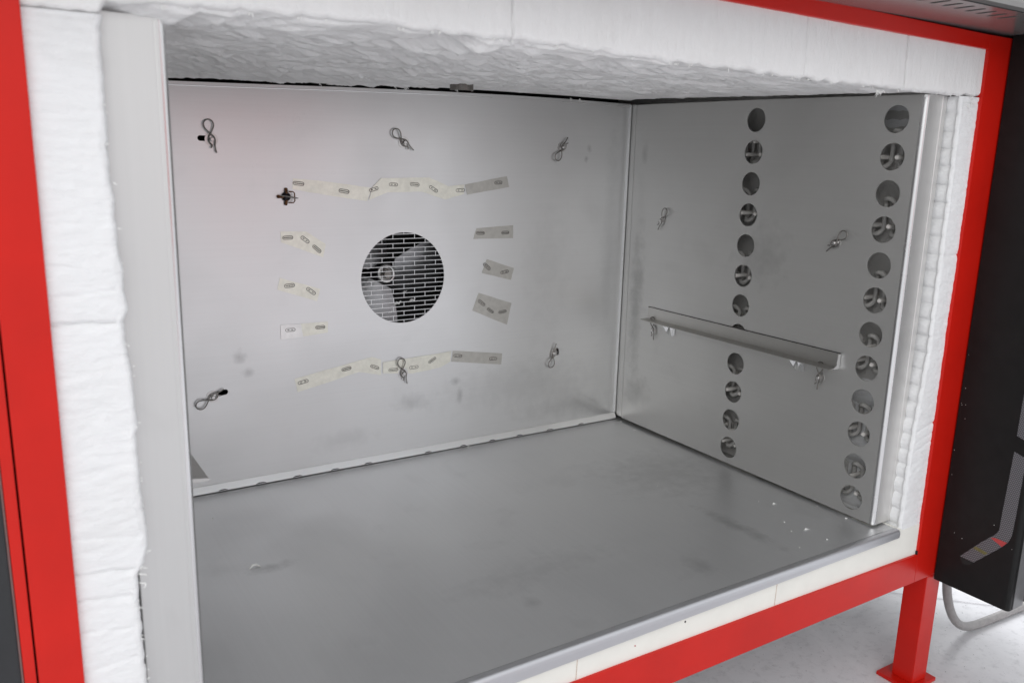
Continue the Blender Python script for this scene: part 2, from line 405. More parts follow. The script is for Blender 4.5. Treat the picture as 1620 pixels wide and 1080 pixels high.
for y in yb:
    d = (y-YI); s = X*.62+y*.78 + .05*fbm(X*5, y*5, 1, 2)
    ridge = (1-np.abs(pn(s*15+3, (X-y)*1.6, 6))*3.2)
    wl = np.clip((-.45-X)/.55, 0, 1)
    wl2 = wl*np.clip((.95+y+.25)/.4, 0, 1)*np.clip((-.15-y)/.3,.15,1)
    dz = -.0150*np.clip(ridge, -1, 1)*wl
    q1 = X*9.5+y*11+1.2*fbm(X*4, y*4, 9, 2); saw = (q1-np.floor(q1)); saw = np.where(saw > .86, (1-saw)/.14, saw/.86)
    dz = dz - .013*(saw-.5)*wl*np.clip(.6+1.6*pn(X*5, y*6, 12), 0, 1)
    q2 = y*22+X*2.5+2.2*fbm(X*3, y*9, 4, 3); sw2 = (q2-np.floor(q2)); sw2 = np.where(sw2 > .90, (1-sw2)/.10, sw2/.90)
    dz = dz - .0060*(sw2-.5)*np.clip(.3+2.2*pn(X*6, y*14, 15), 0, 1)
    fl1 = pn(X*7+y*3, y*55+X*6, 3); fl2 = pn(X*17+y*9, y*120+X*14, 8)
    dz = dz - .0075*np.clip(fl1*3-.15, 0, 1)*(1-.5*wl) - .0040*np.clip(fl2*3-.1, 0, 1)
    dz = dz + .0035*fbm(X*8, y*10, 2, 4) + .0012*fbm(X*60, y*60, 4, 2)
    fade = np.clip(d/.03, .15, 1)*np.clip((-.0-y)/.04, .25, 1)
    dz = dz + .004 ; dz = dz*np.clip((-y)/.16, .12, 1)
    xs_ = np.clip((X+.30)/.28, 0, 1); ys_ = np.clip((y+.985)/.05, 0, 1)
    dz = dz*(1-.75*xs_*ys_) + .0045*xs_*xs_*ys_
    z = ceil_z(X, y) + dz*fade - edge*np.clip(1-d/.03, 0, 1)
    gap = 1/(1+np.exp(-np.clip((X+.006+.002*pn(X*50, y*50))/.0018,-40,40)))*(1/(1+np.exp(-np.clip((y+.955)/.004,-40,40))))
    gy = 1/(1+np.exp(-np.clip((y+.002*pn(X*60, .5))/.0018,-40,40)))
    z = z + .05*np.maximum(gap, gy)
    rows.append(np.stack([X, np.full(nx, y), z], -1))
P = np.stack(rows)
# module joints on the front face
for xs, dp in ((-1.0725,.004), (-.4400,.0025), (-.1362,.010)):
    lean = (P[...,2]-1.05)*-.06
    g = np.exp(-((P[...,0]-xs-lean+.0012*pn(P[...,2]*60, xs*9))/.0016)**2)
    P[...,1] += dp*g*(P[...,1] < YI+.012)
roof = empty('roof_insulation', (-.767, -.5, 1.01), 'white ceramic fibre roof lining with a torn front edge above the chamber', 'insulation')
grid_obj('fibre_blanket', P, M['fibre_v'], roof)
# loose tufts and strands hanging from the torn edges
def tuft(mb, c, n, L, down=True):
    for i in range(n):
        a = random.uniform(-1.1, 1.1); l = L*random.uniform(.4, 1.1)
        p = Vector(c)+Vector((random.uniform(-.5,.5)*L*.7, random.uniform(-.003,.003), 0)); pts = [p]
        d = Vector((math.sin(a)*.8, random.uniform(-.4,.1), -1 if down else random.uniform(-.6,.6)))
        for k in range(3):
            d += Vector((random.uniform(-.5,.5), random.uniform(-.3,.3), random.uniform(-.3,.3))); pts.append(pts[-1]+d.normalized()*l/3)
        mb.tube(pts, [.0007,.0009,.0006,.0002], 4)
tf = MB()
for c, n, L in [((-.765,-.012,1.012),9,.014), ((-.80,-.012,1.012),5,.010), ((-.24,-.012,1.012),4,.013), ((-.205,-.012,1.012),3,.017),
                ((-.62,-.014,1.014),4,.008), ((-1.0,-.013,1.005),3,.008), ((-.205,YI+.01,.992),6,.016), ((-.19,YI+.012,.992),5,.011), ((-.98,-.012,1.008),3,.007),
                ((-.05,YI+.006,.992),4,.008)]: tuft(tf, c, n, L)
for i in range(46):
    x = random.uniform(-1.55, .08); z = float(ceil_z(np.array([x]), np.array([YI]))[0])
    tuft(tf, (x, YI+.006, z+.001), 2, random.uniform(.003, .006))
tag(tf.build('loose_strand', M['crumb'], roof), kind='stuff')

# lining: right jamb (plan section swept over z; lumpy folded side, smooth front)
def jamb(name, label, xin, sgn, zlo, zhi, xout, seams, lump, mat):
    nz = 520; Z = np.linspace(zlo, zhi, nz)
    prof = [('s', y) for y in np.linspace(-.60, YI+.008, 60)] + [('c', k) for k in np.linspace(0, 1, 7)] + [('f', k) for k in np.linspace(.02, 1, 46)]
    xi = xin(Z)
    ph = Z/.0385 + .25*pn(Z*9, 4.4) ; fold = np.abs(np.sin(ph*math.pi))**.45
    ragged = .0016*pn(Z*70, 1.7) + .0022*fbm(Z*22, 8.8, 0, 3)
    cols = []
    for kind, v in prof:
        if kind == 's':
            y = v; t = np.clip((y-YI)/.012, 0, 1)
            x = xi + sgn*(lump*(1-fold)*(.4+.6*t) + ragged*.8 + .0016*fbm(Z*40, y*40, 3, 3)) + sgn*.0015*t
            Yv = np.full(nz, y)
        elif kind == 'c':
            a = v*math.pi/2
            x = xi + sgn*(.008*(1-math.cos(a)) + lump*(1-fold)*.4*(1-v) + ragged); Yv = np.full(nz, YI+.008-.008*math.sin(a)) + .0006*pn(Z*90, v*3)
        else:
            x0 = xi + sgn*(.008+ragged); x = x0 + (xout-x0)*v
            Yv = YI + .0022*fbm(x*9, Z*9, 5, 4) + .0010*pn(x*30, Z*95, 7) + .0008*pn(x*90, Z*110, 2)
            if lump > .005: Yv = Yv + .0016*(1-fold)*(1-v)**2
            for zs, dp, sl in seams:
                zz = zs + sl*(x-xout) + .0022*pn(x*60, zs*30)
                Yv = Yv + dp*np.exp(-((Z-zz)/.0017)**2) + dp*.35*np.exp(-((Z-zz)/.007)**2)
        cols.append(np.stack([x, Yv, Z], -1))
    P = np.stack(cols)
    if sgn < 0: P = P[::-1]
    g = empty(name, (xout, -.99, zlo), label, 'insulation')
    grid_obj('fibre_blanket', P, mat, g)
    return g
xr = lambda Z: np.interp(Z, [-.1,.006,.18,.42,.756,.985,1.05], [.0625,.0625,.0640,.0835,.0805,.0740,.073])
jr = jamb('side_insulation', 'white fibre lining with pillowy folds right of the right wall', xr, 1, -.012, .996, .1600,
     [(.652,.0030,.05), (.255,.0030,.25), (.232,.0010,.3), (.21,.0010,.3), (.80,.0004,.1), (.50,.0006,.2), (.985,.0016,.0)], .0085, M['fibre_h'])
def xl(Z):
    base = np.interp(Z, [-.1,.10,.163,.268,.320,.333,.343,.378,.46,.548,.595,.645,.66,.68,.73,.80,.87,.936,.975,.99,1.02,1.1],
        [-1.6125,-1.6125,-1.6114,-1.6145,-1.6135,-1.6040,-1.6036,-1.6050,-1.6083,-1.6066,-1.6095,-1.6125,-1.6075,-1.6090,-1.6117,-1.6140,-1.6159,-1.6140,-1.6130,-1.6038,-1.595,-1.595])
    return base + .0050*np.clip((Z-.335)/.02,0,1)*np.clip((.99-Z)/.02,0,1) + .0016*pn(Z*55, 2.2) + .0028*np.abs(pn(Z*24, 6.6)) + .0012*pn(Z*140, 3.3)
jl = jamb('side_insulation', 'thick white fibre lining beside the red post on the left', xl, -1, -.09, .989, -1.690,
     [(.648,.0050,-.05), (.677,.0020,.08), (.335,.0030,-.1), (.300,.0026,-.12), (.285,.0012,-.1), (.258,.0014,-.15), (.385,.0012,-.2), (.54,.0007,-.1), (.46,.0008,.1), (.20,.0012,.1), (.985,.0016,0),(.595,.0006,.1)], .0030, M['fibre_h'])
tf = MB()
for i in range(40):
    z = random.uniform(.05, .99); tuft(tf, (float(xl(np.array([z]))[0])+.0005, YI+.003, z), 1, random.uniform(.003,.006), False)
for z in (.327,.318,.305,.42,.43): tuft(tf, (-1.608, YI+.002, z), 4, .007, False)
tag(tf.build('loose_strand', M['crumb'], jl), kind='stuff')
tf = MB()
for i in range(24):
    z = random.uniform(.05, .99); tuft(tf, (float(xr(np.array([z]))[0])+.002, YI+.004, z), 1, random.uniform(.003,.007), False)
for q in ((.112,YI+.001,.985),(.108,YI+.001,.992),(.10,YI+.002,.978)): tuft(tf, q, 5, .010, False)
tag(tf.build('loose_strand', M['crumb'], jr), kind='stuff')

# rear body of the lining behind the liner sheets (the heater chambers)
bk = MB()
bk.box((-1.80,.17,-.05), (.36,.25,1.12)); bk.build('rear_insulation', M['duct']); tag(bpy.data.objects['rear_insulation'], 'lining behind the round fan grille, coloured near-black for the shade inside', 'insulation')
hb = MB().box((.078,-.955,.0), (.10,.16,1.095)).build('heater_backing_board', M['cavity'])
tag(hb, 'shaded fibre backing board seen through the holes in the right wall', 'board')

# floor board (cream insulating board under the nosing)
fb = empty('insulating_board', (-.767, -1.0, -.08), 'cream insulating board between floor nosing and red bottom beam', 'board')
MB().prism([(-1.66,-.003),(.0478,-.003),(.0478,.0105),(.062,.0140),(.1135,.0175),(.1135,-.0735),(-1.66,-.060)][::-1] if False else
           [(-1.69,-.098),(.165,-.098),(.165,-.0074),(.0740,-.0090),(.0500,.0020),(.0484,-.004),(-1.69,-.004)], (0,YI-.0005,0), (1,0,0), (0,0,1), (0,.10,0)).build('board', M['board'], fb, bevel=.0008)
for x0, x1 in ((-.3740,-.3705), (-.9045,-.9015)):
    MB().prism([(x0,-.085),(x0+.0015,-.085),(x1+.0012,-.006),(x1,-.006)], (0,YI-.0012,0), (1,0,0), (0,0,1), (0,.0006,0)).build('joint_line', M['glue'], fb)
MB().prism(circle(-.6370,-.0400,.0022,12), (0,YI-.0012,0), (1,0,0), (0,0,1), (0,.0006,0)).build('nail_hole', M['black'], fb)
MB().prism(circle(-.7650,-.0520,.0016,10), (0,YI-.0012,0), (1,0,0), (0,0,1), (0,.0006,0)).build('paint_speck', M['redpatch'], fb)
MB().box((.1392,YI-.006,-.0880), (.1416,YI-.0012,-.0790)).build('gap_block', M['black'], fb)  # small black block in the corner between board, beam and post

# ------------------------------------------------------------------ rear liner
FX, FZ, FR = -.7700, .5125, .1238
rl = empty('rear_liner', (-.767, 0, 0), 'brushed stainless rear wall sheet with the round fan opening', 'wall panel')
top = [(-1.36,.990),(-1.1585,.995),(-.9392,1.0011),(-.693,1.0064),(-.4357,1.0095),(-.2383,1.0098),(-.0035,1.0072)]
outer = [(-1.60,.018),(-.0035,.018)] + top[::-1] + [(-1.60,.985)]
slots = [stadium(-1.2760,.8672,.030,.0125), stadium(-1.2660,.2540,.032,.0135, R(8)), stadium(-.2640,.8735,.020,.0150,R(80)), stadium(-.2470,.2520,.024,.0150,R(-80)), circle(-1.0888,.733,.010,16)]
panel(outer, [circle(FX,FZ,FR,72)]+slots, (0,0,0), (1,0,0), (0,0,1), (0,.003,0)).build('rear_sheet', M['rear'], rl)
# folded top hem
hem = [(-1.5,.9825)]+[(x, z-.0085) for x, z in top]
MB().tube([(x,-.0002,z) for x, z in hem], .0009, 6).build('top_hem', M['bright'], rl)
# bottom fillet strip
MB().prism([(0,.0195),(-.0035,.0195),(-.0130,.0045),(-.0130,.0022),(0,.0022)], (-1.60,0,0), (0,1,0), (0,0,1), (1.5965,0,0)).build('bottom_strip', M['rear'], rl, bevel=.0006)
MB().prism([(0,0),(.0040,0),(.0040,.9860),(0,.9860)], (-.0045,-.0045,.020), (1,0,0), (0,0,1), (0,.0044,0)).build('corner_edge', M['bright'], rl, bevel=.001)
cst = MB().prism([(-.0046,.012),(-.0330,.012),(-.0250,1.004),(-.0046,1.006)], (.0012,0,0), (0,1,0), (0,0,1), (.003,0,0)); cst.build('corner_strip', M['side'], rl)
for x, z in [(-1.2773,.01),(-1.1815,.0083),(-1.0847,.0055),(-.9811,.005),(-.885,.005),(-.70,.006),(-.5848,.0057),(-.4842,.0048),(-.3861,.004),(-.2719,.004),(-.1497,.004)]:
    m = MB(); L = random.uniform(.009,.014)
    pts = [(x-L,-.0125,.0035),(x-L*.4,-.0128,.0055),(x+L*.4,-.0128,.0055),(x+L,-.0125,.0035)]
    m.tube(pts, [.0006,.0015,.0014,.0006], 8); m.build('weld_spot', M['darksteel'], rl, smooth=True)
ST = [(-1.0559,0.7647,-8),(-0.9374,0.7458,-8),(-0.8557,0.7505,20),(-0.8000,0.7628,0),(-0.7379,0.7631,-3),(-0.6817,0.7512,-30),(-0.5984,0.7477,5),(-0.4753,0.7688,3),(-0.5315,0.6279,0),(-0.4480,0.6267,0),(-1.0874,0.6319,3),(-1.0434,0.6258,-38),(-1.0131,0.6013,-40),(-1.0870,0.5115,5),(-1.0315,0.4940,-38),(-1.0886,0.3977,0),(-1.0094,0.3976,0),(-1.0590,0.2565,8),(-0.9396,0.2775,8),(-0.8583,0.2733,-25),(-0.8031,0.2594,0),(-0.7407,0.2592,0),(-0.6831,0.2731,30),(-0.6003,0.2769,-8),(-0.4800,0.2554,-3),(-0.5077,0.5309,-38),(-0.4473,0.5123,5),(-0.5237,0.4265,-38),(-0.4937,0.4016,-32),(-0.4511,0.3947,3)]
for i, (x, z, a) in enumerate(ST):
    a = R(a+random.uniform(-3,3)); m = MB(); L = random.uniform(.024,.028); h = random.uniform(.0075,.009)
    m.tube([(px,-.0016,pz) for px, pz in stadium(x, z, L, h, a, 5)], .00085, 5, close=True)
    c, s = math.cos(a), math.sin(a)
    nb = random.choice((2,3,4))
    for k in range(nb):
        t = ((k+.5)/nb-.5)*(L-h*.6)
        m.tube([(x+c*(t-.0022), -.0016, z+s*(t-.0022)), (x+c*t, -.0030, z+s*t), (x+c*(t+.0022), -.0016, z+s*(t+.0022))], .0010, 5)
    m.build('staple', M['wire'], rl)
# fan grille
gm = MB(); g = .0014; pit = .01235; nrow = 20; z0 = FZ-FR
for i in range(1, 21):
    z = z0 - .0040 + i*pit
    if abs(z-FZ) >= FR: continue
    h = math.sqrt(FR**2-(z-FZ)**2); gm.box((FX-h,.0004,z-g/2), (FX+h,.0022,z+g/2))
for i in range(0, 21):
    za = z0-.0040+i*pit+g/2; zb = za+pit-g; zm = (za+zb)/2
    for k in range(-4, 5):
        x = FX + .0008 + (k*.0640) + (.0320 if i % 2 else 0)
        hh = FR**2-(x-FX)**2
        if hh <= 0: continue
        hh = math.sqrt(hh); lo = max(za, FZ-hh); hi = min(zb, FZ+hh)
        if hi-lo > .0008: gm.box((x-g/2,.0006,lo), (x+g/2,.0020,hi))
gm.build('fan_grille', M['bright'], rl)

# ------------------------------------------------------------------ fan behind the grille
fn = empty('circulation_fan', (-.7885,.10,.5156), 'grey bladed circulation fan behind the round slotted grille', 'fan')
hz = (-.7885,.5156)
m = MB()
m.tube([(hz[0]+.0225*math.cos(a), .074, hz[1]+.0225*math.sin(a)) for a in np.linspace(0, 2*math.pi, 28)[:-1]], .0048, 8, close=True)
m.prism(circle(hz[0],hz[1],.0245,28), (0,.078,0), (1,0,0), (0,0,1), (0,.05,0)); m.build('hub', M['washer'], fn, smooth=False)
m = MB(); m.prism(circle(hz[0],hz[1],.0115,6), (0,.062,0), (1,0,0), (0,0,1), (0,.018,0))
m.tube([(hz[0]+.0135*math.cos(a), .076, hz[1]+.0135*math.sin(a)) for a in np.linspace(0, 2*math.pi, 22)[:-1]], .0022, 6, close=True); m.build('shaft_nut', M['wire'], fn)
for ang in (-4, -118, 113):
    a = R(ang); V = []; F = []; nu, nv = 10, 10
    for i in range(nu+1):
        r = .030+.155*i/nu; hw = .030+.052*math.sin(math.pi*min(1,(i/nu)*.62+.06))
        for j in range(nv+1):
            t = (j/nv-.5)*2*hw; t += .028*(r-.03)/.15
            yy = .108 - t*.42 - .012*math.cos(t/hw*1.3)
            x = hz[0]+r*math.cos(a)-t*math.sin(a); z = hz[1]+r*math.sin(a)+t*math.cos(a); V.append((x, yy, z))
    n1 = len(V); V += [(x, y+.002, z) for x, y, z in V]
    for i in range(nu):
        for j in range(nv):
            q = i*(nv+1)+j; F.append((q, q+1, q+nv+2, q+nv+1)); F.append((q+n1+nv+1, q+n1+nv+2, q+n1+1, q+n1))
    for i in range(nu):
        for j in (0, nv): q = i*(nv+1)+j; F.append((q, q+nv+1, q+nv+1+n1, q+n1))
    for j in range(nv):
        for i in (0, nu): q = i*(nv+1)+j; F.append((q, q+1, q+1+n1, q+n1))
    MB().add(V, F).build('blade', M['fan'], fn, smooth=False)
# white crumbs caught behind the grille
def lump_(mb, c, r, n=6, sq=.6):
    V = []; F = []
    for i in range(1, 4):
        for k in range(n):
            th = math.pi*i/4; ph = 2*math.pi*k/n; rr = r*random.uniform(.6, 1.25)
            V.append((c[0]+rr*math.sin(th)*math.cos(ph), c[1]+rr*math.sin(th)*math.sin(ph), c[2]+rr*sq*math.cos(th)))
    V += [(c[0], c[1], c[2]+r*sq), (c[0], c[1], c[2]-r*sq)]
    for i in range(2):
        for k in range(n): F.append((i*n+k, i*n+(k+1) % n, (i+1)*n+(k+1) % n, (i+1)*n+k))
    for k in range(n): F.append((3*n, (k+1) % n, k)); F.append((3*n+1, 2*n+k, 2*n+(k+1) % n))
    mb.add(V, F)
for q, (cx_, cz_, lab) in enumerate([(-.768,.436,'largest white fibre scrap behind the lower middle of the fan grille'), (-.722,.442,'white fibre scrap behind the lower right of the fan grille'), (-.745,.467,'small white fibre scrap just right of the fan hub, behind the grille'), (-.790,.412,'white fibre scrap low on the left fan blade behind the grille')]):
    cr = MB(); k = (.011,.009,.006,.006)[q]
    cr.tube([(cx_-k,.045,cz_-k*.35),(cx_-k*.3,.043,cz_+k*.15),(cx_+k*.35,.045,cz_-k*.1),(cx_+k,.046,cz_+k*.5)], [k*.2,k*.42,k*.3,k*.12], 6)
    tag(cr.build('fibre_scrap', M['crumb']), lab, 'scrap', 'fibre scraps behind the fan grille')

# ------------------------------------------------------------------ side liners
HZs = [.9465-.0812*i for i in range(12)]
def ellz(i, rear): return (.9516-.08157*i) if rear else (.9465-.08125*i)
def side_liner(label, mirror):
    sx_ = -1 if mirror else 1; x0 = -W if mirror else 0
    t = empty('side_liner', (x0, -.5, 0), label, 'wall panel')
    holes = [circle(-.9046, ellz(i, False), .0302, 36) for i in range(12)] + [circle(-.5028, ellz(i, True), .0302, 36) for i in range(12)]
    outer = [(-.960,.006),(-.0355,.010),(-.0275,1.0045),(-.4462,1.0028),(-.7233,1.0001),(-.960,.9965)]
    panel(outer, holes, (x0,0,0), (0,1,0), (0,0,1), (sx_*.0025,0,0)).build('side_sheet', M['side'], t)
    # rolled front edge + front flange, one folded section
    prof = [(0,-.960)]+[(.0085-.0085*math.cos(a), -.9630-.0086*math.sin(a)) for a in np.linspace(0, math.pi/2, 9)]
    prof2 = [(.0085,-.9716),(.0130,-.9716),(.0136,-.9712),(.0142,-.9716),(.0735,-.9716),(.0745,-.9706),(.0745,-.956)] if mirror else [(.0085,-.9716),(.0200,-.9716),(.0210,-.9709),(.0580,-.9709),(.0590,-.9716),(.0735,-.9716),(.0745,-.9706),(.0745,-.956)]
    MB().prism([(x*1.0, y) for x, y in prof]+[(.0085,-.9690),(.0030,-.9600)], (x0,0,.006), (sx_,0,0), (0,1,0), (0,0,.9905)).build('rolled_edge', M['bright'], t, smooth=False)
    MB().prism(prof2+[(.0715,-.956),(.0715,-.9690),(.0085,-.9690)], (x0,0,.0055), (sx_,0,0), (0,1,0), (0,0,.9915)).build('front_flange', M['flange2' if mirror else 'flange'], t, bevel=.0003)
    return t
side_liner('grey stainless right wall with two columns of round holes', False)
side_liner('pale stainless left wall seen edge-on as a tall front flange', True)

# heating elements behind the holed right wall
tiers = [(.925,.842),(.772,.688),(.600,.517),(.448,.364),(.275,.192),(.124,.040)]
words = ['first', 'second', 'third', 'fourth', 'fifth', 'sixth']
for k, (zt_, zb_) in enumerate(tiers):
    h = empty('heating_element', (.045,-.5,zb_), 'looped grey heating element behind the right wall holes, %s tier from the top' % words[k], 'heater', 'heating elements behind the right wall')
    pitch = .0245; y = -.940; pts = []; up = True; rr = pitch/2
    m = MB()
    while y < -.05:
        za, zb = (zb_+rr, zt_-rr) if up else (zt_-rr, zb_+rr)
        pts += [(.056, y, za), (.056, y, (za+zb)/2), (.056, y, zb)]
        for a in np.linspace(0, math.pi, 7)[1:-1]:
            pts.append((.056-.012*math.sin(a), y+rr-rr*math.cos(a), zb+(rr if up else -rr)*math.sin(a)))
        y += pitch; up = not up
    m.tube(pts, .0060, 8); m.build('coil', M['heat'], h, smooth=True)
    y = -.945+pitch/2; j = 0
    while y < -.06:
        zz = zt_-.026 if j % 2 == 0 else zb_+.022
        pm = MB(); pm.tube([(.077,y,zz),(.012,y,zz),(.009,y,zz)], [.0056,.0056,.0038], 8); pm.build('ceramic_peg', M['peg'], h)
        y += pitch; j += 1

# ------------------------------------------------------------------ chamber floor
fp = empty('chamber_floor_plate', (-.767,-.5,0), 'smooth grey stainless floor plate of the chamber', 'floor plate')
MB().add([(-1.60,-.9965,0),(.003,-.9965,0),(.003,.001,0),(-1.60,.001,0),(-1.60,-.9965,-.003),(.003,-.9965,-.003),(.003,.001,-.003),(-1.60,.001,-.003)],
         [(0,1,2,3),(7,6,5,4),(0,4,5,1),(1,5,6,2),(2,6,7,3),(3,7,4,0)]).build('floor_sheet', M['floorm'], fp)
nosl = []
def nose(x, zb):
    p = [(-.9978,0.0),(-1.0040,0.0)]+[(-1.0065-.0075*math.sin(a), -.0075+.0075*math.cos(a)) for a in np.linspace(.15, math.pi/2, 8)]
    p += [(-1.0142,-.0125),(-1.0135,-.0130),(-1.0132,zb),(-1.0100,zb),(-1.0100,-.0085),(-.9978,-.0035)]
    return [(x, y, z) for y, z in p]
A = nose(-1.60,-.0345); B = nose(.0470,-.0195); n = len(A)
MB().add(A+B, [tuple(range(n)), tuple(range(2*n-1, n-1, -1))]+[(i, (i+1) % n, (i+1) % n+n, i+n) for i in range(n)]).build('nosing', M['nosing'], fp)
MB().add([(.0040,-.9970,-.0004),(.0470,-.9970,-.0004),(.0470,-.9650,-.0004),(.0040,-.9650,-.0004),(.0040,-.9970,-.003),(.0470,-.9970,-.003),(.0470,-.9650,-.003),(.0040,-.9650,-.003)],
         [(0,1,2,3),(7,6,5,4),(0,4,5,1),(1,5,6,2),(2,6,7,3),(3,7,4,0)]).build('corner_tab', M['floorm'], fp)
sb = MB().box((-1.60,-.99,-.03), (.36,.16,-.005)).build('floor_underlay', M['cavity']); tag(sb, 'shaded grey fibre layer beneath the stainless floor plate', 'underlay')

# ------------------------------------------------------------------ tape strips on the rear wall
TP = [
 ('tape_y', [(-1.0694,.7772),(-1.0037,.7719),(-.8609,.7545),(-.8744,.7205),(-.9635,.733),(-1.0722,.7507)], 'yellowish tape strip at the upper left of the rear wall, sloping down to the right', 0),
 ('tape_y', [(-.8583,.7575),(-.8344,.7794),(-.6932,.7815),(-.6357,.7588),(-.5860,.7631),(-.5860,.7374),(-.645,.7229),(-.7165,.7442),(-.8169,.7424),(-.87,.7233)], 'yellowish arched tape strip directly above the fan grille', .0007),
 ('tape_g', [(-.5833,.7631),(-.447,.787),(-.4382,.7568),(-.5764,.7353)], 'grey tape strip right of the arched yellowish one above the grille', 0),
 ('tape_g', [(-.5445,.6414),(-.4216,.6474),(-.4205,.6102),(-.5542,.6117)], 'nearly level grey tape strip, second down on the right of the grille', 0),
 ('tape_g', [(-.5082,.5523),(-.4151,.522),(-.4244,.4874),(-.5242,.5134)], 'small slanted grey tape piece level with the fan hub', 0),
 ('tape_g', [(-.5333,.456),(-.4201,.418),(-.4347,.3541),(-.5542,.4059)], 'large slanted grey tape piece holding three staples', 0),
 ('tape_y', [(-1.105,.6478),(-1.0395,.646),(-.9891,.6128),(-.9961,.5791),(-1.104,.6207)], 'pale yellowish tape patch holding three staples, left of the grille', 0),
 ('tape_y', [(-1.111,.5328),(-1.0065,.4976),(-1.0156,.4664),(-1.118,.5028)], 'slanted pale yellowish tape piece level with the fan hub on the left', 0),
 ('tape_w', [(-1.1133,.4125),(-1.0606,.4112),(-1.0555,.3766),(-1.1134,.3752)], 'small square of white tape at the lower left of the grille', .0007),
 ('tape_y', [(-1.0650,.4112),(-.9875,.4107),(-.9882,.3815),(-1.0600,.3766)], 'short cream tape piece joined to the white tape square', 0),
 ('tape_y', [(-1.0815,.2673),(-.8662,.3022),(-.8389,.2926),(-.8393,.2485),(-.9029,.2649),(-.9957,.246),(-1.0744,.2307)], 'long pale tape strip rising to the right at the lower left', 0),
 ('tape_y', [(-.8340,.2838),(-.6562,.2908),(-.6220,.2934),(-.6240,.263),(-.6559,.2494),(-.7446,.2416),(-.8340,.2529)], 'pale tape strip beneath the fan grille behind a hairpin clip', .0007),
 ('tape_g', [(-.6158,.2934),(-.4488,.2678),(-.4517,.2345),(-.6206,.2616)], 'lowest grey tape strip at the lower right of the grille', 0)]
for mt, poly, lab, lift in TP:
    pl = []
    for i in range(len(poly)):
        a, b = Vector(poly[i]), Vector(poly[(i+1) % len(poly)])
        for k in range(5):
            q = a.lerp(b, k/5); pl.append((q.x+random.uniform(-1,1)*.0005*(k > 0), q.y+random.uniform(-1,1)*.0005*(k > 0)))
    tag(MB().prism(pl, (0,-.0003-lift,0), (1,0,0), (0,0,1), (0,-.0006,0)).build('tape_strip', M[mt]), lab, 'tape', 'tape strips stuck to the rear wall')

# ------------------------------------------------------------------ hairpin clips
def clip_proto():
    e0 = empty('hairpin_clip', (0,0,0), 'x', 'clip', 'hairpin clips pinned through the wall sheets')
    # local: x along loop direction, y across, z out of the wall
    pts = [(-.0340,-.0040,.0075),(-.0180,-.0040,.0078),(-.0090,-.0062,.0080),(0,-.0078,.0080),(.0080,-.0052,.0080),(.0140,.0000,.0090),(.0215,.0060,.0090),(.0290,.0108,.0085),
           (.0370,.0125,.0080),(.0445,.0098,.0078),(.0488,.0030,.0078),(.0485,-.0045,.0080),(.0435,-.0100,.0082),(.0360,-.0118,.0085),(.0285,-.0095,.0085),(.0215,-.0052,.0072),(.0140,.0002,.0062),
           (.0080,.0050,.0060),(0,.0078,.0070),(-.0080,.0062,.0075),(-.0130,.0026,.0078),(-.0165,.0040,.0080),(-.0205,.0070,.0082)]
    # resample smoothly
    P_ = [Vector(p) for p in pts]; out = []
    for i in range(len(P_)-1):
        a, b, c, d = P_[max(i-1,0)], P_[i], P_[i+1], P_[min(i+2, len(P_)-1)]
        for k in range(3):
            t = k/3; out.append(.5*((2*b)+(-a+c)*t+(2*a-5*b+4*c-d)*t*t+(-a+3*b-3*c+d)*t**3))
    out.append(P_[-1])
    wz = MB().tube(out, .0017, 7).build('clip_wire', M['wire'], e0, smooth=True, loc=(0,0,0))
    ws = MB(); ws.prism(circle(0,0,.0165,28), (0,0,.0004), (1,0,0), (0,1,0), (0,0,.0014)); ws.build('washer', M['washer'], e0, loc=(0,0,0))
    ps = MB(); ps.tube([(0,0,.0018),(0,0,.0118),(0,0,.0128)], [.0052,.0052,.0040], 14); ps.build('pin', M['washer'], e0, loc=(0,0,0))
    return e0
proto = clip_proto()
def copy_tree(o, parent=None):
    c = o.copy(); COL.objects.link(c); c.parent = parent
    for ch in [q for q in bpy.data.objects if q.parent == o]: copy_tree(ch, c)
    return c
from mathutils import Matrix
def place_clip(i, pos, ang, wall, label, sc=1.0):
    o = proto if i == 0 else copy_tree(proto)
    a = R(ang); 
    if wall == 'rear': u0, v0, n0 = Vector((1,0,0)), Vector((0,0,1)), Vector((0,-1,0))
    else: u0, v0, n0 = Vector((0,-1,0)), Vector((0,0,1)), Vector((-1,0,0))
    u = u0*math.cos(a)+v0*math.sin(a); v = n0.cross(u)
    mtx = Matrix((( u.x, v.x, n0.x), (u.y, v.y, n0.y), (u.z, v.z, n0.z)))
    o.rotation_euler = mtx.to_euler(); o.location = pos; o.scale = (sc,sc,sc); o['label'] = label
CL = [((-1.2600,0,.8650), 100, 'rear', 'hairpin clip, loop upward, at the top left of the rear wall beside a black slot'),
      ((-.7690,0,.8715), 136, 'rear', 'hairpin clip tilted to the upper left, top centre of the rear wall'),
      ((-.2560,0,.8725), 236, 'rear', 'hairpin clip at the top right of the rear wall, loop pointing down'),
      ((-1.2885,0,.2475), 207, 'rear', 'hairpin clip at the bottom left of the rear wall, loop to the lower left'),
      ((-.7740,0,.2460), 102, 'rear', 'hairpin clip with its loop upward, under the fan grille'),
      ((-.2620,0,.2490), 252, 'rear', 'hairpin clip at the lower right of the rear wall, loop hanging down'),
      ((0,-.1720,.6650), 62, 'side', 'hairpin clip on the right wall near the rear corner'),
      ((0,-.7830,.6610), 42, 'side', 'hairpin clip on the right wall between the two hole columns'),
      ((0,-.1660,.3290), 96, 'side', 'hairpin clip under the rear end of the shelf rail'),
      ((0,-.7790,.3250), 84, 'side', 'hairpin clip under the front end of the shelf rail')]
for i, (p, a, wl, lab) in enumerate(CL): place_clip(i, p, a, wl, lab, .92 if wl == 'rear' else .85)

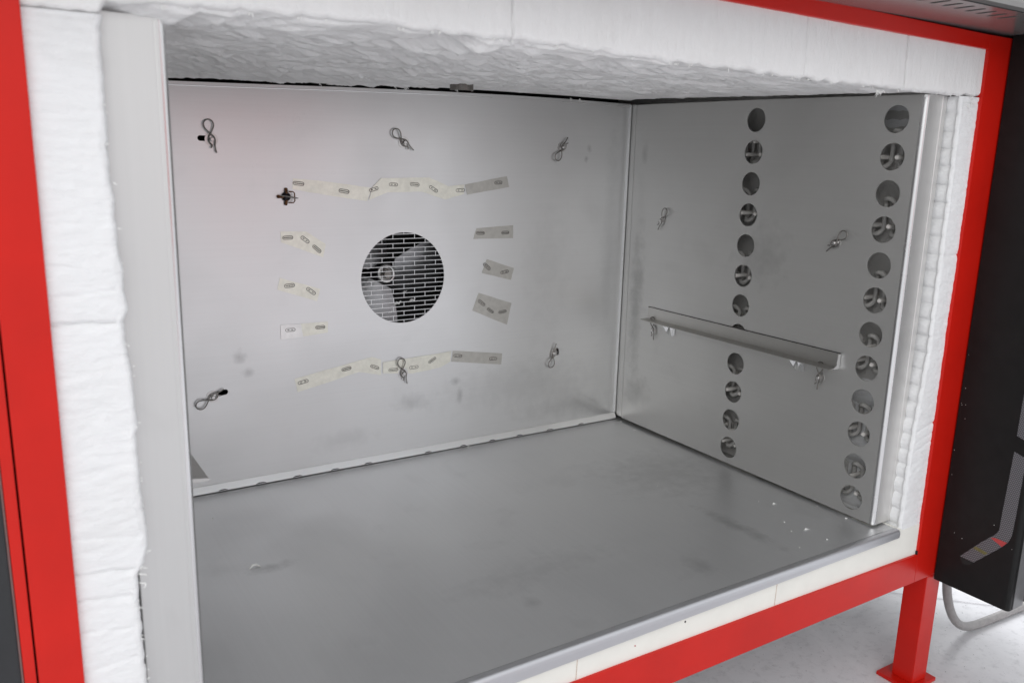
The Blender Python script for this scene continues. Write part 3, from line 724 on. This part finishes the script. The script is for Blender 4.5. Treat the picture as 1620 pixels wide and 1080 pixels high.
# corroded fitting
rb = empty('rusty_stud', (-1.0888,0,.733), 'rusty scorched stud with bent prongs on the upper left of the rear wall', 'stud')
c = Vector((-1.0888,0,.733))
m = MB()
for i in range(6):
    pass
ring = []
m.tube([c+Vector((0,-.0005,0)), c+Vector((0,-.006,0)), c+Vector((0,-.011,0)), c+Vector((0,-.0135,0))], [.0118,.0112,.0075,.002], 16); m.build('dome', M['darksteel'], rb, smooth=True)
m = MB()
for dx, dz in ((-.019,.0),(.0005,.018),(-.001,-.018)):
    d = Vector((dx,0,dz)); m.tube([c+d*.3+Vector((0,-.008,0)), c+d*.8+Vector((0,-.006,0)), c+d*1.05+Vector((0,-.002,0))], [.0028,.0036,.0042], 8)
m.build('prong', M['rust'], rb)
m = MB(); m.tube([c+Vector(p) for p in ((.004,-.010,.0125),(.014,-.012,.0125),(.0185,-.012,.009),(.0190,-.012,-.010),(.015,-.012,-.0145),(.003,-.010,-.0140))], .0015, 7); m.build('wire_bail', M['rust'], rb)
m = MB(); m.tube([c+Vector(p) for p in ((-.018,-.013,.003),(0,-.0155,.001),(.020,-.014,-.003),(.028,-.012,-.0035))], [.001,.0018,.0019,.0007], 7); m.build('split_pin', M['wire'], rb)

# ------------------------------------------------------------------ shelf rails
def rail(label, mirror):
    s = -1 if not mirror else 1; x0 = 0 if not mirror else -W
    r = empty('shelf_rail', (x0, -.48, .363), label, 'shelf rail', 'shelf rails on the side walls')
    wdt = .038 if not mirror else .050
    ya, yb_ = -.8310, -.1370
    # back plate leaning slightly, then the ledge
    pr = [(.0015,.3975),(.0032,.3975),(.0045,.3640),(wdt,.3620),(wdt,.3603),(.0015,.3612)]
    MB().prism(pr, (x0, ya, 0), (s,0,0), (0,0,1), (0, yb_-ya, 0)).build('ledge', M['railm'], r)
    MB().prism([(.0015,.3975),(.0110,.3970),(.0135,.3690),(wdt if mirror else .022,.3640),(wdt if mirror else .022,.3603),(.0015,.3603)], (x0, ya-.0018, 0), (s,0,0), (0,0,1), (0,.0016,0)).build('end_cap', M['bright'] if not mirror else M['side'], r)
    MB().box((x0+s*.0005, ya-.001, .3978), (x0+s*.0030, yb_+.001, .3992)).build('top_lip', M['darksteel'], r)
    for y in (-.2330,-.7060):
        gst = MB(); gst.prism([(.0015,.3600),(.034,.3600),(.0015,.3270)], (x0, y-.001, 0), (s,0,0), (0,0,1), (0,.002,0))
        gst.prism([(0,.3600),(.026,.3600),(.0125,.3270),(.0,.3300)], (x0+s*.0015, y-.0255, 0), (0,1,0), (0,0,1), (s*.0012,0,0))
        gst.build('gusset', M['bright'], r)
    return r
M['railm'] = steel('stainless_rail', (.50,.49,.47), .40, (160,2,2), .1, wave=.1)
rail('stainless shelf rail fixed across the right wall with two gussets', False)
rail('dark end of a shelf rail peeping out behind the left flange', True)

# ------------------------------------------------------------------ metal sleeve in the roof
vs = MB(); c0 = Vector((-.7440,-.2600,.998)); P1 = []
for k in range(15):
    a = math.pi*(1.02)+math.pi*.98*k/14; P1.append((math.cos(a)*.030, math.sin(a)*.030))
inner = [(x*.93, y*.93) for x, y in P1[::-1]]
vs.prism(P1+inner, c0, (1,0,0), (0,1,0), (0,0,.012)); 
vs.prism(P1+inner, c0+Vector((0,0,-.006)), (1,0,0), (0,1,0), (0,0,.006))
tag(vs.build('pipe_sleeve', M['wire']), 'curved end of a metal sleeve poking out of the roof lining', 'sleeve')

# ------------------------------------------------------------------ crumbs on the chamber floor
CR = [(-.281,-.5235,.0030,'lone white fibre crumb mid-floor, farthest from the front edge near the right wall'),
      (-.1206,-.7266,.0022,'faint white crumb close to the right wall foot'),
      (-.0988,-.7569,.0034,'white crumb near the right wall foot below the rail end'),
      (-.1635,-.8453,.0034,'white crumb, second from the right wall in the front right cluster'),
      (-.1888,-.8870,.0026,'small white crumb left of the brightest flake at the front right'),
      (-.1525,-.8995,.0044,'brightest elongated white flake near the front right corner'),
      (-.1517,-.9575,.0034,'narrow white sliver nearest the floor nosing at the front right'),
      (-.2421,-.9541,.0022,'tiny white crumb just behind the nosing, left of the sliver'),
      (-.5713,-.0203,.0036,'white crumb lying against the foot of the rear wall'),
      (-1.3215,-.4458,.0055,'large curled white flake at the front left of the floor'),
      (-1.3383,-.1630,.0026,'small grey-white crumb near the rear left of the floor'),
      (-.0120,-.9054,.0024,'white crumb at the foot of the right wall front edge'),
      (-.0343,-.5123,.0018,'speck of fibre in the gap under the right wall'),
      (-.0120,-.0480,.0040,'white crumb in the rear right corner'),
      (-.0300,-.1362,.0030,'white crumb just in front of the rear right corner'),
      (-.0500,-.0220,.0026,'white crumb left of the rear right corner at the wall foot'),
      (-.0100,-.8200,.0022,'fibre thread bridging the gap under the right wall')]
for i, (x, y, r, lab) in enumerate(CR):
    m = MB()
    if r > .005:
        m.tube([(x-.011,y-.004,.0016),(x-.004,y+.003,.0045),(x+.004,y+.004,.0040),(x+.011,y-.004,.0016)], [.001,.0024,.0024,.0012], 6)
    else:
        lump_(m, (x,y,r*.36), r*.62, 6, .55)
        if i % 3 == 2: m.tube([(x-r*1.6,y,.0006),(x,y+r*.4,r*.8),(x+r*1.9,y-r,.0008)], [.0003,.0009,.0003], 5)
    tag(m.build('fibre_crumb', M['crumb']), lab, 'crumb', 'fibre crumbs on the chamber floor')

# ------------------------------------------------------------------ black control cabinet on the right
cb = empty('control_cabinet', (.5,-1.1,-.157), 'tall black control cabinet right of the red post', 'cabinet')
XC = .2233; YC = -1.0136
pl = [(XC,YC)]+[(XC+.010-.010*math.cos(a), -1.1876-.010*math.sin(a)) for a in np.linspace(0, math.pi/2, 7)]+[(.2860,-1.1976),(.2860,-1.1946),(.290,-1.1946),(.290,YC)]
MB().prism(pl, (0,0,-.1730), (1,0,0), (0,1,0), (0,0,1.303)).build('cabinet_body', M['cab'], cb)
MB().prism([(.2415,-1.1977),(.2850,-1.1977),(.2850,-1.1994),(.2415,-1.1994)], (0,0,-.171), (1,0,0), (0,1,0), (0,0,1.29)).build('front_panel', M['cabfront'], cb)
MB().box((.2925,-1.30,-.166), (.80,YC,1.128)).build('door_leaf', M['cabfront'], cb, bevel=.004)
MB().box((.2700,YC+.001,-.166), (.80,-.30,1.128)).build('rear_body', M['cab'], cb)
MB().prism([(-1.1560,.40),(-1.1547,.2506),(-1.1875,.2400),(-1.1875,.40)], (XC,0,0), (0,1,0), (0,0,1), (-.0008,0,0)).build('mesh_inlay', M['mesh'], cb)
MB().prism([(-1.1548,.2124),(-1.1518,.1089),(-1.1503,.0562),(-1.1497,.0160),(-1.1450,.0050),(-1.1378,-.0034),(-1.1119,-.0323),(-1.0696,-.0856),(-1.1038,-.0872),(-1.1601,-.0239),(-1.1740,-.0043),(-1.1792,.0138),(-1.1809,.0588),(-1.1816,.1199),(-1.1822,.1739),(-1.1860,.2030)], (XC,0,0), (0,1,0), (0,0,1), (-.0008,0,0)).build('mesh_inlay', M['mesh'], cb)
MB().prism([(-1.1343,-.0098),(-1.1427,-.0063),(-1.1719,-.0072),(-1.1619,-.0215)], (XC-.0010,0,0), (0,1,0), (0,0,1), (-.0006,0,0)).build('red_mark', M['redpatch'], cb)
MB().prism([(-1.0976,-.0525),(-1.1027,-.0450),(-1.1330,-.0500),(-1.1265,-.0575)], (XC-.0010,0,0), (0,1,0), (0,0,1), (-.0004,0,0)).build('olive_mark', M['yellowpatch'], cb)
MB().prism([(-1.0696,-.0860),(-1.1038,-.0876),(-1.0923,-.0999),(-1.0784,-.1020)], (XC-.0001,0,0), (0,1,0), (0,0,1), (-.0006,0,0)).build('slot_end', M['black'], cb)
sp = MB()
for y, z in [(-1.0475,-.0327),(-1.0677,-.0394),(-1.1368,.0236),(-1.1840,-.0185),(-1.0191,.4117),(-1.0180,.2915),(-1.0324,.2566),(-1.0180,.1729),(-1.0201,.2881),(-1.029,.2905),(-1.023,.33),(-1.021,.11)]:
    lump_(sp, (XC-.0006, y, z), random.uniform(.0005,.0009), 5, 1)
tag(sp.build('dust_speck', M['crumb'], cb), kind='stuff')

# grey vented canopy over the mouth
cp = empty('vented_canopy', (-.4,-1.0,1.16), 'grey sheet metal canopy with a row of vent slots above the frame', 'canopy')
cc = [(-.0185-.0409*k, -1.1262-.0021*k) for k in range(11)]
holes = []
for x, y in cc: holes.append([(x+b, y+a) for a, b in stadium(0,0,.040,.0125,0,5)][::-1])
panel([(-1.9,-1.1750),(.90,-1.1750),(.90,-.60),(-1.9,-.60)], holes, (0,0,1.132), (1,0,0), (0,1,0), (0,0,.0015)).build('underside_sheet', M['canopy'], cp)
MB().box((-1.9,-1.1750,1.1800), (.90,-.60,1.1820)).build('inner_tray', M['black'], cp)
MB().tube([(-1.9,-1.1770,1.1325),(.90,-1.1770,1.1325)], .0025, 8).build('edge_bead', M['black'], cp)
MB().prism([(-1.1785,1.1312),(-1.1880,1.1350),(-1.1900,1.1430),(-1.1900,1.50),(-1.1785,1.50)], (-1.9,0,0), (0,1,0), (0,0,1), (2.8,0,0)).build('front_fascia', M['canopy'], cp)

# grey conduit below the cabinet
cpts = [(.430,-.934,-.162),(.434,-.934,-.22),(.443,-.934,-.288),(.462,-.934,-.342),(.492,-.934,-.392),(.530,-.934,-.430),(.575,-.934,-.455),(.63,-.936,-.4655),(.69,-.940,-.4665),(.77,-.945,-.4665),(.86,-.95,-.4665),(1.1,-.97,-.4665)]
out = []; P_ = [Vector(p) for p in cpts]
for i in range(len(P_)-1):
    a, b, c, d = P_[max(i-1,0)], P_[i], P_[i+1], P_[min(i+2, len(P_)-1)]
    for k in range(14):
        t = k/14; out.append(.5*((2*b)+(-a+c)*t+(2*a-5*b+4*c-d)*t*t+(-a+3*b-3*c+d)*t**3))
cdt = empty('conduit', (.44,-.934,HZ), 'grey flexible conduit curving from under the cabinet onto the floor', 'conduit')
MB().tube(out, [.0118+.0006*(i % 2) for i in range(len(out))], 14).build('hose', M['cable'], cdt, smooth=True)
MB().box((.4330,-.9480,-.215), (.4450,-.9440,-.196)).build('hose_tag', M['black'], cdt)

# neighbouring red machine across the hall (seen only as a red tint mirrored in the rear sheet)
nm = empty('red_machine', (.3,-5.4,HZ), 'red painted machine across the hall, mirrored in the rear sheet', 'machine')
MB().box((.00,-5.7,HZ+.80), (.62,-5.2,1.32)).build('body', M['red'], nm, bevel=.01)
for x in (.02,.54):
    MB().box((x,-5.3,HZ), (x+.06,-5.24,HZ+.7995)).build('leg', M['red'], nm)
